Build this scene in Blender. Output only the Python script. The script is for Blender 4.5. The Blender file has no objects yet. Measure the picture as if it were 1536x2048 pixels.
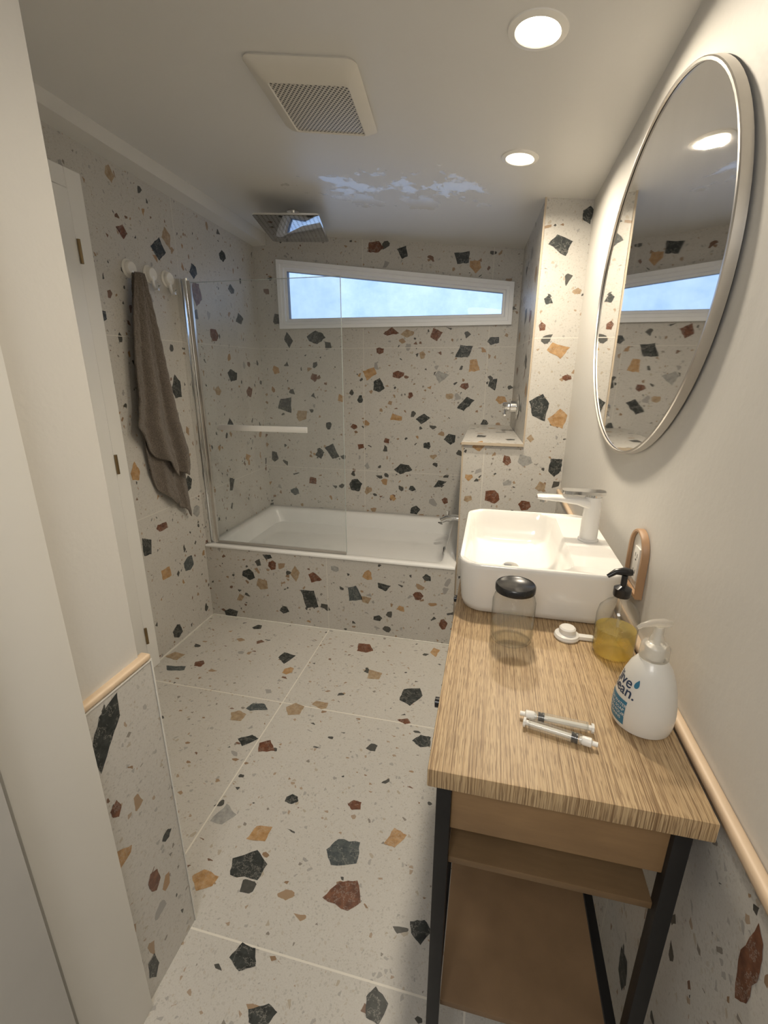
import bpy, bmesh, math, random
from mathutils import Vector, Matrix
random.seed(7)
scene=bpy.context.scene
COL=scene.collection

# ------------------------------------------------------------------ materials
def newmat(name):
    m=bpy.data.materials.new(name); m.use_nodes=True
    nt=m.node_tree; b=nt.nodes['Principled BSDF']
    return m,nt,b
def N(nt,t,**kw):
    n=nt.nodes.new(t)
    for k,v in kw.items(): setattr(n,k,v)
    return n
def L(nt,a,b): nt.links.new(a,b)
def math_(nt,op,a,b=None,c=None):
    n=N(nt,'ShaderNodeMath',operation=op)
    for i,v in enumerate((a,b,c)):
        if v is None: continue
        if isinstance(v,(int,float)): n.inputs[i].default_value=v
        else: L(nt,v,n.inputs[i])
    return n.outputs[0]
def mixc(nt,fac,a,b):
    n=N(nt,'ShaderNodeMix',data_type='RGBA')
    if isinstance(fac,(int,float)): n.inputs[0].default_value=fac
    else: L(nt,fac,n.inputs[0])
    for i,v in ((6,a),(7,b)):
        if isinstance(v,tuple): n.inputs[i].default_value=(*v,1) if len(v)==3 else v
        else: L(nt,v,n.inputs[i])
    return n.outputs[2]
def noise(nt,vec,scale,detail=3,rough=.5):
    n=N(nt,'ShaderNodeTexNoise'); n.inputs['Scale'].default_value=scale
    n.inputs['Detail'].default_value=detail; n.inputs['Roughness'].default_value=rough
    L(nt,vec,n.inputs['Vector']); return n
def coord(nt): return N(nt,'ShaderNodeTexCoord').outputs['Object']
def bump(nt,b,h,strength=.2,dist=.01):
    n=N(nt,'ShaderNodeBump'); n.inputs['Strength'].default_value=strength; n.inputs['Distance'].default_value=dist
    L(nt,h,n.inputs['Height']); L(nt,n.outputs[0],b.inputs['Normal'])
def ramp(nt,fac,stops,interp='LINEAR'):
    r=N(nt,'ShaderNodeValToRGB'); r.color_ramp.interpolation=interp
    cr=r.color_ramp
    while len(cr.elements)<len(stops): cr.elements.new(.5)
    for e,(p,c) in zip(cr.elements,stops):
        e.position=p; e.color=(*c,1) if len(c)==3 else c
    L(nt,fac,r.inputs[0]); return r.outputs[0]

def simple(name,col,rough=.5,metal=0,nscale=0,namt=.06,bumps=0,bscale=200,coat=0):
    m,nt,b=newmat(name)
    b.inputs['Roughness'].default_value=rough; b.inputs['Metallic'].default_value=metal
    b.inputs['Coat Weight'].default_value=coat
    co=coord(nt)
    n=noise(nt,co,nscale or 6,3)
    d=tuple(max(0,c*(1-namt*2)) for c in col)
    L(nt,mixc(nt,n.outputs[0],d,tuple(min(1,c*(1+namt)) for c in col)),b.inputs['Base Color'])
    if bumps:
        n2=noise(nt,co,bscale,3); bump(nt,b,n2.outputs[0],bumps,.002)
    return m

def terrazzo(name,lines,base=(.555,.535,.497),grout=(.64,.615,.56),gw=.0022,dk=1.0):
    """lines: list of (axis, offset, period)"""
    m,nt,b=newmat(name); co=coord(nt)
    nz=noise(nt,co,9,2)
    sub=N(nt,'ShaderNodeVectorMath',operation='MULTIPLY_ADD'); L(nt,nz.outputs['Color'],sub.inputs[0])
    sub.inputs[1].default_value=(.03,.03,.03); L(nt,co,sub.inputs[2]); dco=sub.outputs[0]
    nz2=noise(nt,co,90,1)
    s2=N(nt,'ShaderNodeVectorMath',operation='MULTIPLY_ADD'); L(nt,nz2.outputs['Color'],s2.inputs[0])
    s2.inputs[1].default_value=(.003,.003,.003); L(nt,dco,s2.inputs[2]); dco=s2.outputs[0]
    big=noise(nt,co,3,4)
    col=mixc(nt,big.outputs[0],tuple(c*.93 for c in base),tuple(c*1.06 for c in base))
    grit=noise(nt,co,260,2,.7)
    col=mixc(nt,math_(nt,'MULTIPLY',ramp(nt,grit.outputs[0],[(.5,(0,0,0)),(.68,(1,1,1))]),.35),col,(.38,.36,.33))
    def layer(col,scale,dens,tmin,tvar,stops,mixamt=1.0,stretch=None):
        vec=dco
        if stretch:
            mp=N(nt,'ShaderNodeMapping'); mp.inputs['Scale'].default_value=stretch; mp.inputs['Rotation'].default_value=(.4,.7,.3)
            L(nt,vec,mp.inputs['Vector']); vec=mp.outputs[0]
        v1=N(nt,'ShaderNodeTexVoronoi'); v1.inputs['Scale'].default_value=scale; L(nt,vec,v1.inputs['Vector'])
        v2=N(nt,'ShaderNodeTexVoronoi',feature='DISTANCE_TO_EDGE'); v2.inputs['Scale'].default_value=scale; L(nt,vec,v2.inputs['Vector'])
        sp=N(nt,'ShaderNodeSeparateColor'); L(nt,v1.outputs['Color'],sp.inputs[0])
        r,g,bb=sp.outputs
        t=math_(nt,'MULTIPLY_ADD',bb,tvar,tmin)
        a=math_(nt,'GREATER_THAN',v2.outputs['Distance'],t)
        c=math_(nt,'LESS_THAN',r,dens)
        mk=math_(nt,'MULTIPLY',math_(nt,'MULTIPLY',a,c),mixamt)
        pal=ramp(nt,g,stops,'CONSTANT')
        vn=noise(nt,co,70,4,.7)
        pal=mixc(nt,math_(nt,'MULTIPLY',vn.outputs[0],.5),pal,mixc(nt,.5,pal,(.4,.36,.3)))
        return mixc(nt,mk,col,pal)
    K=(.028,.033,.033);R=(.15,.068,.038);O=(.36,.21,.095);G=(.33,.32,.31);T=(.33,.22,.13)
    col=layer(col,150,.42,.05,.25,[(0,(.46,.44,.405)),(.3,(.60,.59,.56)),(.55,(.39,.38,.355)),(.8,(.46,.41,.34))],.6)
    col=layer(col,72,.11,.08,.3,[(0,G),(.45,(.40,.34,.26)),(.7,T),(.9,(.14,.12,.10))],.8)
    col=layer(col,40,.06*dk,.08,.3,[(0,K),(.32,R),(.44,(.25,.15,.08)),(.70,T),(.88,G)],1,(1,1.7,1.2))
    col=layer(col,20,.065*dk,.06,.22,[(0,K),(.42,R),(.55,O),(.72,G),(.86,T)],1,(1,1.6,1.2))
    mask=None
    sep=N(nt,'ShaderNodeSeparateXYZ'); L(nt,co,sep.inputs[0])
    for ax,off,per in lines:
        x=sep.outputs['XYZ'.index(ax)]
        q=math_(nt,'ADD',x,-off+per/2+per*20)
        q=math_(nt,'MODULO',q,per); q=math_(nt,'ABSOLUTE',math_(nt,'SUBTRACT',q,per/2))
        g=math_(nt,'LESS_THAN',q,gw)
        mask=g if mask is None else math_(nt,'MAXIMUM',mask,g)
    if mask is not None: col=mixc(nt,mask,col,grout)
    L(nt,col,b.inputs['Base Color'])
    b.inputs['Roughness'].default_value=.38
    b.inputs['Specular IOR Level'].default_value=.45
    return m
def chipmat(name,c1,c2,vein=(.45,.43,.38),veinw=.03):
    m,nt,b=newmat(name); co=coord(nt)
    n=noise(nt,co,45,5,.65)
    col=mixc(nt,ramp(nt,n.outputs[0],[(.35,(0,0,0)),(.65,(1,1,1))]),c1,c2)
    n2=noise(nt,co,22,6,.7)
    v=math_(nt,'ABSOLUTE',math_(nt,'SUBTRACT',n2.outputs[0],.5))
    v=math_(nt,'LESS_THAN',v,veinw*.25)
    L(nt,mixc(nt,math_(nt,'MULTIPLY',v,.5),col,vein),b.inputs['Base Color'])
    b.inputs['Roughness'].default_value=.38; b.inputs['Specular IOR Level'].default_value=.45
    return m
CH={'K':chipmat('chip_dark',(.014,.017,.017),(.050,.056,.053)),
    'S':chipmat('chip_slate',(.04,.052,.058),(.10,.115,.115)),
    'R':chipmat('chip_rust',(.095,.036,.02),(.20,.085,.045)),
    'O':chipmat('chip_ochre',(.34,.19,.075),(.50,.32,.16)),
    'T':chipmat('chip_tan',(.28,.19,.11),(.43,.33,.22)),
    'G':chipmat('chip_grey',(.26,.26,.25),(.38,.375,.36))}
CHK=list(CH.keys())

mPlaster=simple('white_plaster',(.65,.63,.59),.55,nscale=2,namt=.03,bumps=.25,bscale=60)
mPaint=simple('white_gloss_paint',(.73,.715,.675),.38,nscale=3,namt=.03)
mCaulk=simple('white_caulk',(.76,.74,.69),.5)
mTrimWood=simple('pale_maple_trim',(.68,.52,.36),.45,nscale=14,namt=.08)
mArchWood=simple('beech_surround',(.40,.24,.13),.45,nscale=14,namt=.08)
mAcryl=simple('white_acrylic',(.80,.80,.79),.15,nscale=2,namt=.01,coat=.5)
mCeram=simple('white_ceramic',(.82,.80,.76),.12,nscale=2,namt=.01,coat=.6)
mVinyl=simple('white_vinyl',(.92,.94,.97),.35,namt=.01)
mChrome=simple('chrome',(.84,.84,.83),.10,1,nscale=3,namt=.02)
mSatin=simple('satin_chrome',(.95,.95,.94),.30,.55,nscale=3,namt=.02)
mBrushed=simple('brushed_nickel',(.70,.67,.63),.30,1,nscale=30,namt=.05)
mBlackSteel=simple('black_steel',(.018,.017,.017),.45,.3,nscale=20,namt=.2)
mBlackPl=simple('black_plastic',(.015,.015,.016),.25)
mWhitePl=simple('white_plastic',(.82,.80,.75),.3,namt=.02)
mVentPl=simple('aged_white_plastic',(.68,.65,.58),.4,namt=.03)
mDark=simple('dark_gap',(.01,.01,.01),.8)
mBrass=simple('aged_brass',(.30,.22,.12),.35,1)
mBlue=simple('label_blue',(.03,.17,.28),.4,namt=.02)
mInk=simple('label_ink',(.02,.04,.09),.4,namt=.02)

def ceilmat():
    m,nt,b=newmat('ceiling_paint'); co=coord(nt)
    n=noise(nt,co,1.6,3,.5)
    L(nt,mixc(nt,n.outputs[0],(.69,.68,.655),(.72,.71,.685)),b.inputs['Base Color'])
    n2=noise(nt,co,6.5,6,.68)
    sep=N(nt,'ShaderNodeSeparateXYZ'); L(nt,co,sep.inputs[0])
    dx=math_(nt,'DIVIDE',math_(nt,'ADD',sep.outputs['X'],.52),.62); dy=math_(nt,'DIVIDE',math_(nt,'ADD',sep.outputs['Y'],-2.45),.34)
    rr2=math_(nt,'ADD',math_(nt,'MULTIPLY',dx,dx),math_(nt,'MULTIPLY',dy,dy))
    s=math_(nt,'SUBTRACT',1.18,math_(nt,'MULTIPLY',rr2,.40))
    mk=ramp(nt,math_(nt,'MULTIPLY',n2.outputs[0],s),[(.525,(0,0,0)),(.575,(1,1,1))])
    L(nt,math_(nt,'MULTIPLY_ADD',mk,-.24,.38),b.inputs['Roughness'])
    n3=noise(nt,co,4,2); n4=noise(nt,co,90,2)
    h=math_(nt,'MULTIPLY_ADD',n4.outputs[0],.02,math_(nt,'ADD',math_(nt,'MULTIPLY',n3.outputs[0],.5),math_(nt,'MULTIPLY',mk,.09)))
    bump(nt,b,h,.18,.02)
    b.inputs['Specular IOR Level'].default_value=.6
    return m
mCeil=ceilmat()

def plywood(name,base,dark,sc=(3,18,18)):
    m,nt,b=newmat(name); co=coord(nt)
    mp=N(nt,'ShaderNodeMapping'); mp.inputs['Scale'].default_value=sc; L(nt,co,mp.inputs['Vector'])
    n=noise(nt,mp.outputs[0],3,5,.6); n2=noise(nt,co,5,3)
    c=mixc(nt,n.outputs[0],dark,base); c=mixc(nt,math_(nt,'MULTIPLY',ramp(nt,n2.outputs[0],[(.4,(0,0,0)),(.65,(1,1,1))]),.55),c,dark)
    L(nt,c,b.inputs['Base Color']); b.inputs['Roughness'].default_value=.5
    return m
mPly=plywood('plywood',(.38,.235,.11),(.19,.11,.05))
def striped():
    m,nt,b=newmat('striped_ply_top'); co=coord(nt)
    def stretched(sx,sy,sz,scale,det,ro):
        mp=N(nt,'ShaderNodeMapping'); mp.inputs['Scale'].default_value=(sx,sy,sz); L(nt,co,mp.inputs['Vector'])
        return noise(nt,mp.outputs[0],scale,det,ro)
    n=stretched(1,.004,.004,640,0,.4)
    n1=stretched(1,.009,.009,1100,0,.5)
    n2=stretched(1,.035,.03,760,1,.6)
    n3=noise(nt,co,7,3)
    c=ramp(nt,n.outputs[0],[(.30,(.19,.11,.05)),(.42,(.37,.24,.12)),(.55,(.55,.395,.22)),(.72,(.40,.265,.135))])
    c=mixc(nt,math_(nt,'MULTIPLY',ramp(nt,n1.outputs[0],[(.42,(0,0,0)),(.58,(1,1,1))]),.45),c,(.59,.44,.26))
    c=mixc(nt,math_(nt,'MULTIPLY',ramp(nt,n2.outputs[0],[(.54,(0,0,0)),(.61,(1,1,1))]),.7),c,(.15,.085,.04))
    c=mixc(nt,math_(nt,'MULTIPLY',n3.outputs[0],.3),c,(.36,.235,.115))
    L(nt,c,b.inputs['Base Color']); b.inputs['Roughness'].default_value=.5
    bump(nt,b,n.outputs[0],.2,.001)
    return m
mTop=striped()
def thin_glass(name,tint=(.93,.96,.96),edge=(.5,.58,.56),gl=.04,haze=0,hazecol=(.7,.78,.82),rough=.02,pw=5.0,gr=.45):
    m=bpy.data.materials.new(name); m.use_nodes=True; nt=m.node_tree; nt.nodes.clear()
    out=N(nt,'ShaderNodeOutputMaterial'); tr=N(nt,'ShaderNodeBsdfTransparent'); g=N(nt,'ShaderNodeBsdfGlossy')
    g.inputs['Roughness'].default_value=rough
    lw=N(nt,'ShaderNodeLayerWeight'); lw.inputs['Blend'].default_value=.5
    fp_=math_(nt,'POWER',lw.outputs['Facing'],pw)
    L(nt,mixc(nt,fp_,tint,edge),tr.inputs[0])
    mx=N(nt,'ShaderNodeMixShader')
    L(nt,math_(nt,'MULTIPLY_ADD',fp_,gr,gl),mx.inputs[0]); L(nt,tr.outputs[0],mx.inputs[1]); L(nt,g.outputs[0],mx.inputs[2])
    last=mx.outputs[0]
    if haze:
        df=N(nt,'ShaderNodeBsdfTranslucent'); df.inputs[0].default_value=(*hazecol,1)
        d2=N(nt,'ShaderNodeBsdfDiffuse'); d2.inputs[0].default_value=(*hazecol,1)
        m0=N(nt,'ShaderNodeMixShader'); m0.inputs[0].default_value=.5; L(nt,df.outputs[0],m0.inputs[1]); L(nt,d2.outputs[0],m0.inputs[2])
        co=coord(nt); nz=noise(nt,co,6,5,.6)
        m2=N(nt,'ShaderNodeMixShader'); L(nt,math_(nt,'MULTIPLY',nz.outputs[0],haze*2),m2.inputs[0])
        L(nt,last,m2.inputs[1]); L(nt,m0.outputs[0],m2.inputs[2]); last=m2.outputs[0]
    L(nt,last,out.inputs[0]); return m
mScreen=thin_glass('shower_glass',(.98,.99,.99),(.9,.93,.93),.04,.022,(.85,.92,.96))
mWinGlass=thin_glass('window_glass',(.95,.98,1.0),(.9,.95,1),.02,.06,(.75,.86,1.0))
mJar=thin_glass('jar_glass',(.99,.99,.985),(.45,.47,.44),.06,.03,(.95,.95,.93),pw=4,gr=.4)
mLiquid=thin_glass('clear_liquid',(.96,.96,.93),(.65,.65,.6),.04,.06,(.92,.92,.86),pw=4)
mSoap=thin_glass('yellow_soap',(.90,.80,.36),(.65,.50,.14),.03,.30,(.88,.77,.32))
mSyr=thin_glass('clear_syringe_plastic',(.95,.95,.93),(.6,.6,.56),.06,.14,(.85,.83,.78))
mFrost=thin_glass('translucent_plastic',(.9,.89,.86),(.6,.6,.56),.05,.28,(.90,.87,.82),.2)
def mirrormat():
    m,nt,b=newmat('mirror_silver'); b.inputs['Metallic'].default_value=1; b.inputs['Roughness'].default_value=.02
    co=coord(nt); mp=N(nt,'ShaderNodeMapping'); mp.inputs['Scale'].default_value=(1,6,1.2); L(nt,co,mp.inputs['Vector'])
    n=noise(nt,mp.outputs[0],2.5,3); L(nt,mixc(nt,n.outputs[0],(.82,.81,.79),(.90,.89,.87)),b.inputs['Base Color'])
    L(nt,math_(nt,'MULTIPLY',n.outputs[0],.05),b.inputs['Roughness'])
    return m
mMirror=mirrormat()
def dots(name,col,hole,pitch,thr,metal=0,rough=.4,rot=0):
    m,nt,b=newmat(name); co=coord(nt)
    mp=N(nt,'ShaderNodeMapping'); mp.inputs['Rotation'].default_value=(0,0,rot); mp.inputs['Scale'].default_value=(1,1,0); L(nt,co,mp.inputs['Vector'])
    v=N(nt,'ShaderNodeTexVoronoi',voronoi_dimensions='2D'); v.inputs['Scale'].default_value=1/pitch; v.inputs['Randomness'].default_value=0; L(nt,mp.outputs[0],v.inputs['Vector'])
    mk=math_(nt,'LESS_THAN',v.outputs['Distance'],thr)
    L(nt,mixc(nt,mk,col,hole),b.inputs['Base Color'])
    L(nt,math_(nt,'MULTIPLY',math_(nt,'SUBTRACT',1.0,mk),metal),b.inputs['Metallic'])
    b.inputs['Roughness'].default_value=rough
    return m
mGrille=dots('perforated_grille',(.62,.59,.52),(.06,.055,.05),.0115,.33,rot=math.radians(45+6))
mNozzle=dots('nozzle_plate',(.42,.43,.45),(.02,.02,.025),.024,.22,metal=1,rough=.06,rot=math.radians(-14))
def towelmat():
    m,nt,b=newmat('taupe_terry'); co=coord(nt)
    n=noise(nt,co,220,4,.75); n2=noise(nt,co,14,4)
    c=mixc(nt,ramp(nt,n.outputs[0],[(.35,(0,0,0)),(.65,(1,1,1))]),(.10,.08,.064),(.33,.275,.225)); c=mixc(nt,math_(nt,'MULTIPLY',n2.outputs[0],.45),c,(.18,.145,.115))
    L(nt,c,b.inputs['Base Color']); b.inputs['Roughness'].default_value=.95
    b.inputs['Sheen Weight'].default_value=.25; bump(nt,b,n.outputs[0],1.0,.008)
    return m
mTowel=towelmat()
def emis(name,col,s):
    m=bpy.data.materials.new(name); m.use_nodes=True; nt=m.node_tree; nt.nodes.clear()
    o=N(nt,'ShaderNodeOutputMaterial'); e=N(nt,'ShaderNodeEmission'); e.inputs[0].default_value=(*col,1); e.inputs[1].default_value=s
    L(nt,e.outputs[0],o.inputs[0]); return m
mLens=emis('lamp_lens',(1,.86,.64),9)

# ------------------------------------------------------------------ mesh helpers
def mkobj(name,bm,mats,smooth=False):
    me=bpy.data.meshes.new(name); bm.normal_update(); bm.to_mesh(me); bm.free()
    for m in (mats if isinstance(mats,(list,tuple)) else [mats]): me.materials.append(m)
    if smooth:
        for p in me.polygons: p.use_smooth=True
    o=bpy.data.objects.new(name,me); COL.objects.link(o); return o
def autosmooth(o,ang=35):
    for p in o.data.polygons: p.use_smooth=True
    bm=bmesh.new(); bm.from_mesh(o.data)
    for e in bm.edges:
        if len(e.link_faces)==2 and e.calc_face_angle(0)>math.radians(ang): e.smooth=False
    bm.to_mesh(o.data); bm.free()
def addbox(bm,x0,x1,y0,y1,z0,z1,mi=0):
    vs=[bm.verts.new((x,y,z)) for x in (x0,x1) for y in (y0,y1) for z in (z0,z1)]
    fs=[]
    for q in ((0,1,3,2),(4,6,7,5),(0,4,5,1),(2,3,7,6),(0,2,6,4),(1,5,7,3)):
        f=bm.faces.new([vs[i] for i in q]); f.material_index=mi; fs.append(f)
    return vs,fs
def box(name,x0,x1,y0,y1,z0,z1,mat,bev=0,seg=2):
    bm=bmesh.new(); addbox(bm,x0,x1,y0,y1,z0,z1)
    if bev: bmesh.ops.bevel(bm,geom=bm.edges[:],offset=bev,segments=seg,affect='EDGES',profile=.6)
    o=mkobj(name,bm,mat)
    if bev: autosmooth(o)
    return o
def rr(cx,cy,hx,hy,r,z,n=6):
    pts=[]
    for (sx,sy,a0) in ((1,1,0),(-1,1,90),(-1,-1,180),(1,-1,270)):
        for i in range(n+1):
            a=math.radians(a0+90*i/n)
            pts.append((cx+sx*(hx-r)+r*math.cos(a),cy+sy*(hy-r)+r*math.sin(a),z))
    return pts
def loft(bm,loops,capA=False,capB=False,mi=0):
    L_=[[bm.verts.new(p) for p in lp] for lp in loops]
    n=len(L_[0])
    for a,b in zip(L_[:-1],L_[1:]):
        for i in range(n):
            f=bm.faces.new((a[i],a[(i+1)%n],b[(i+1)%n],b[i])); f.material_index=mi
    if capA: bm.faces.new(list(reversed(L_[0]))).material_index=mi
    if capB: bm.faces.new(L_[-1]).material_index=mi
    return L_
def loftobj(name,loops,mat,capA=True,capB=True,ang=35):
    bm=bmesh.new(); loft(bm,loops,capA,capB); bmesh.ops.recalc_face_normals(bm,faces=bm.faces[:])
    o=mkobj(name,bm,mat); autosmooth(o,ang); return o
def frame_from(axis):
    a=Vector(axis).normalized(); t=Vector((0,0,1)) if abs(a.z)<.9 else Vector((1,0,0))
    u=t.cross(a).normalized(); v=a.cross(u); return u,v,a
def lathe(name,prof,base,mat,axis=(0,0,1),n=32,sx=1,sy=1,ang=40,bm=None,mi=0):
    """prof: list of (r,h)"""
    own=bm is None
    if own: bm=bmesh.new()
    u,v,a=frame_from(axis); base=Vector(base); rings=[]
    for r,h in prof:
        if r<1e-6: rings.append([bm.verts.new(base+a*h)])
        else: rings.append([bm.verts.new(base+a*h+u*(r*sx*math.cos(2*math.pi*i/n))+v*(r*sy*math.sin(2*math.pi*i/n))) for i in range(n)])
    for A,B in zip(rings[:-1],rings[1:]):
        for i in range(n):
            j=(i+1)%n
            if len(A)==1 and len(B)==1: continue
            if len(A)==1: f=bm.faces.new((A[0],B[j],B[i]))
            elif len(B)==1: f=bm.faces.new((A[i],A[j],B[0]))
            else: f=bm.faces.new((A[i],A[j],B[j],B[i]))
            f.material_index=mi
    if own:
        bmesh.ops.recalc_face_normals(bm,faces=bm.faces[:])
        o=mkobj(name,bm,mat); autosmooth(o,ang); return o
def tube(name,pts,r,mat,n=12,closed_caps=True):
    bm=bmesh.new(); pts=[Vector(p) for p in pts]; rings=[]
    for i,p in enumerate(pts):
        d=(pts[min(i+1,len(pts)-1)]-pts[max(i-1,0)]).normalized()
        u,v,a=frame_from(d); rr_=r[i] if isinstance(r,(list,tuple)) else r
        rings.append([p+u*rr_*math.cos(2*math.pi*k/n)+v*rr_*math.sin(2*math.pi*k/n) for k in range(n)])
    loft(bm,rings,True,True); bmesh.ops.recalc_face_normals(bm,faces=bm.faces[:])
    o=mkobj(name,bm,mat); autosmooth(o,50); return o
def thing(name,base,parts,label,category,group=None):
    e=bpy.data.objects.new(name,None); e.empty_display_size=.05; e.location=base; COL.objects.link(e)
    e['label']=label; e['category']=category
    if group: e['group']=group
    for p in parts: child(p,e,base)
    return e
def child(p,parent,base):
    p.parent=parent; p.matrix_parent_inverse=Matrix.Translation(-Vector(base))
def struct(o,label,cat):
    o['kind']='structure'; o['label']=label; o['category']=cat; return o

# chips: irregular angular polygons inlaid in the tile surface
def chip_poly(w,h,rnd):
    n=rnd.choice([4,4,5,5,5,6]); a0=rnd.uniform(0,6.28); pts=[]
    for i in range(n):
        a=a0+2*math.pi*(i+rnd.uniform(-.28,.28))/n; r=rnd.uniform(.78,1.15)
        pts.append(Vector((r*math.cos(a),r*math.sin(a))))
    mx=max(abs(p.x) for p in pts); my=max(abs(p.y) for p in pts)
    pts=[Vector((p.x/mx*w/2,p.y/my*h/2)) for p in pts]
    return ragged(pts,rnd)
def ragged(pts,rnd,k=.045):
    out=[]; n=len(pts)
    for i in range(n):
        p,q=pts[i],pts[(i+1)%n]; out.append(p)
        for t in (.25,.5,.75):
            m=p.lerp(q,t); d=(q-p); nn=Vector((-d.y,d.x))
            out.append(m+nn*rnd.uniform(-k,k))
    return out
def add_chips(bm,data,place,rnd,scale=1.13):
    """place(u,v)->3D point"""
    for e in data.split(';'):
        a=e.split(','); u,v,w,h=[float(t) for t in a[:4]]; k=a[4]
        poly=chip_poly(w/100*scale,h/100*scale,rnd)
        vs=[bm.verts.new(place(u+p.x,v+p.y)) for p in poly]
        try:
            f=bm.faces.new(vs); f.material_index=1+CHK.index(k)
        except ValueError: pass
CM=[CH[k] for k in CHK]

FLOOR="-.68,.96,11,10,K;-.39,1.07,10,9,S;-.34,.95,12,9,R;-.79,.89,8,6,O;-.23,1.16,7,7,O;-.69,1.07,7,6,O;-.86,1.11,9,7,G;-.40,1.25,5,4,R;-.64,1.22,5,4,K;-.85,1.43,8,7,R;-.95,1.45,8,7,K;-.20,1.62,8,7,K;-.10,.91,6,6,K;-.30,1.90,10,14,K;-1.01,1.64,11,6,S;-.82,1.67,9,8,T;-.64,2.24,11,8,R;-1.04,2.04,8,9,K;-1.66,1.91,10,7,T;-1.48,1.88,6,6,R;-1.58,1.82,12,5,S;-.53,2.01,9,7,T;-1.07,1.57,7,6,T;-.98,1.94,5,6,O;-.30,1.72,6,4,R;-.23,2.29,5,8,O;-.56,.74,8,6,K;-.19,.72,6,7,K;-.46,.64,7,5,K;-.72,1.73,7,5,T;.1,1.3,9,8,K;.2,2.0,8,8,R;-1.35,2.3,6,5,K;-1.2,1.2,9,7,R;-1.4,1.1,8,8,K"
STUB=".61,.49,6,6,O;.68,.32,4,8,R;.62,.62,3,5,R;.74,.39,4,3,K;.63,.08,4,8,K"
LEFT="2.05,2.16,7,6,R;2.30,2.14,11,10,K;2.37,2.20,7,10,T;2.03,2.38,5,7,T;2.57,2.09,7,8,K;1.86,1.78,5,5,K;2.90,2.23,7,6,K;2.30,1.46,8,12,K;2.89,1.52,11,8,K;2.59,1.98,10,14,R;2.72,1.76,9,7,R;3.05,1.88,10,7,K;2.97,2.05,7,6,K;2.29,.91,8,9,K;1.90,.67,7,10,K;2.20,.44,9,8,S;2.03,.08,8,8,K;2.01,.46,7,6,O;2.03,.73,8,4,R;1.90,1.06,6,10,O;2.34,.73,7,7,G;2.23,1.02,5,8,R;2.8,1.2,9,8,K;3.1,1.4,8,7,R;2.75,.8,8,9,K;3.0,.95,8,6,O;2.7,1.42,7,6,T"
BACK="-1.54,1.30,11,11,K;-1.17,.96,12,11,K;-1.27,1.78,13,9,K;-.81,1.45,8,9,K;-.88,1.53,10,9,O;-.67,1.52,8,5,R;-.41,1.79,8,9,R;-.22,1.67,11,8,K;-.15,1.58,8,8,O;-.36,1.51,9,8,G;-.48,1.22,10,7,K;-.72,1.80,10,6,R;-.61,1.79,9,5,T;-.03,1.74,7,5,K;-.01,1.46,6,7,K;-.19,1.33,11,9,K;.05,1.36,7,5,O;-.28,1.08,9,7,K;-.45,1.03,5,5,K;-.68,1.22,8,6,O;-.62,.85,13,8,K;-.99,.71,10,10,K;-.89,.67,6,7,T;-.35,.75,10,5,K;-.53,.53,8,7,K;-1.41,1.22,8,8,T;-1.49,1.76,7,10,K;-1.66,.90,6,8,K;-1.57,1.90,5,7,K;-1.28,.94,7,8,K;-.83,2.33,10,6,R;-.64,2.29,8,7,K;-.26,2.25,9,8,K;-.17,2.19,7,8,O;-1.35,.72,6,5,R;-1.1,1.35,5,6,O;-1.0,1.15,5,4,R;-.1,.95,7,6,O;-1.5,.62,7,6,S;-.95,1.0,5,4,R;-.75,1.05,4,4,R;-.3,1.38,5,4,T;-.2,1.45,6,5,R;-.8,1.68,5,4,R;-.5,1.65,4,5,T;-.55,.7,5,4,K;-1.3,1.5,5,6,R;-.05,1.20,5,5,K;-.4,.95,5,4,T;-.15,.80,6,5,R;-.95,1.35,4,5,K;-.58,1.38,4,4,R;-.7,.62,5,5,O;-.9,.86,4,5,G;-.3,.62,5,5,R;-.1,.65,5,6,K;-1.2,1.15,5,5,K;-1.6,1.55,5,6,O"
PIER=".25,2.10,10,9,K;.29,1.65,10,8,O;.23,1.38,10,13,K;.32,1.32,9,9,O;.335,1.08,6,10,K;.18,1.10,7,6,G;.03,.90,7,7,R;-.06,1.17,6,5,O;.35,2.21,4,7,K;.1,.6,8,8,K;-.1,1.0,4,4,O;.1,.98,4,3,G;-.06,.78,6,5,K;.2,.86,6,5,R;.27,.97,5,5,T;.22,1.87,4,4,K;.34,1.9,4,3,T;.34,1.52,4,3,R;.20,1.22,4,4,T;.2,1.75,3,4,R;.09,1.10,4,5,R;-.1,.88,4,4,T"
APRON="-1.03,.20,11,12,K;-1.43,.32,8,7,K;-.98,.35,8,7,R;-.73,.26,8,11,S;-.55,.34,7,6,K;-.65,.40,6,6,O;-1.34,.26,7,7,T;-1.11,.36,6,10,T;-1.58,.03,9,5,K;-1.26,.40,5,6,R;-1.29,.455,6,4,K;-.66,.24,6,5,T;-.20,.13,5,7,R;-.59,.12,5,4,K;-.35,.3,6,5,R;-1.5,.15,5,5,T;-1.2,.1,6,5,K;-.85,.42,5,4,G;-.45,.2,5,4,O;-.3,.42,5,4,K"
RIGHT=".47,.84,4,14,R;.76,.31,6,9,K;1.0,.5,8,8,K;1.3,.3,8,6,O"

def cz(x,y): return 2.28-.105*(x-.37)-.025*(y-1.9)
XL,YB,XR,YA=-1.716,3.309,.37,2.381
rnd=random.Random(11)
# ------------------------------------------------------------------ room shell
bm=bmesh.new(); addbox(bm,-2.1,.9,-1.6,3.6,-.08,0)
add_chips(bm,FLOOR,lambda u,v:(u,v,.0006),rnd)
struct(mkobj('floor',bm,[terrazzo('floor_terrazzo',[('X',-.902,.937),('Y',.766,.937)],grout=(.73,.70,.63),gw=.0027,dk=.55)]+CM),'large pale terrazzo floor tiles with dark and rust stone chips','floor')

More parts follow.
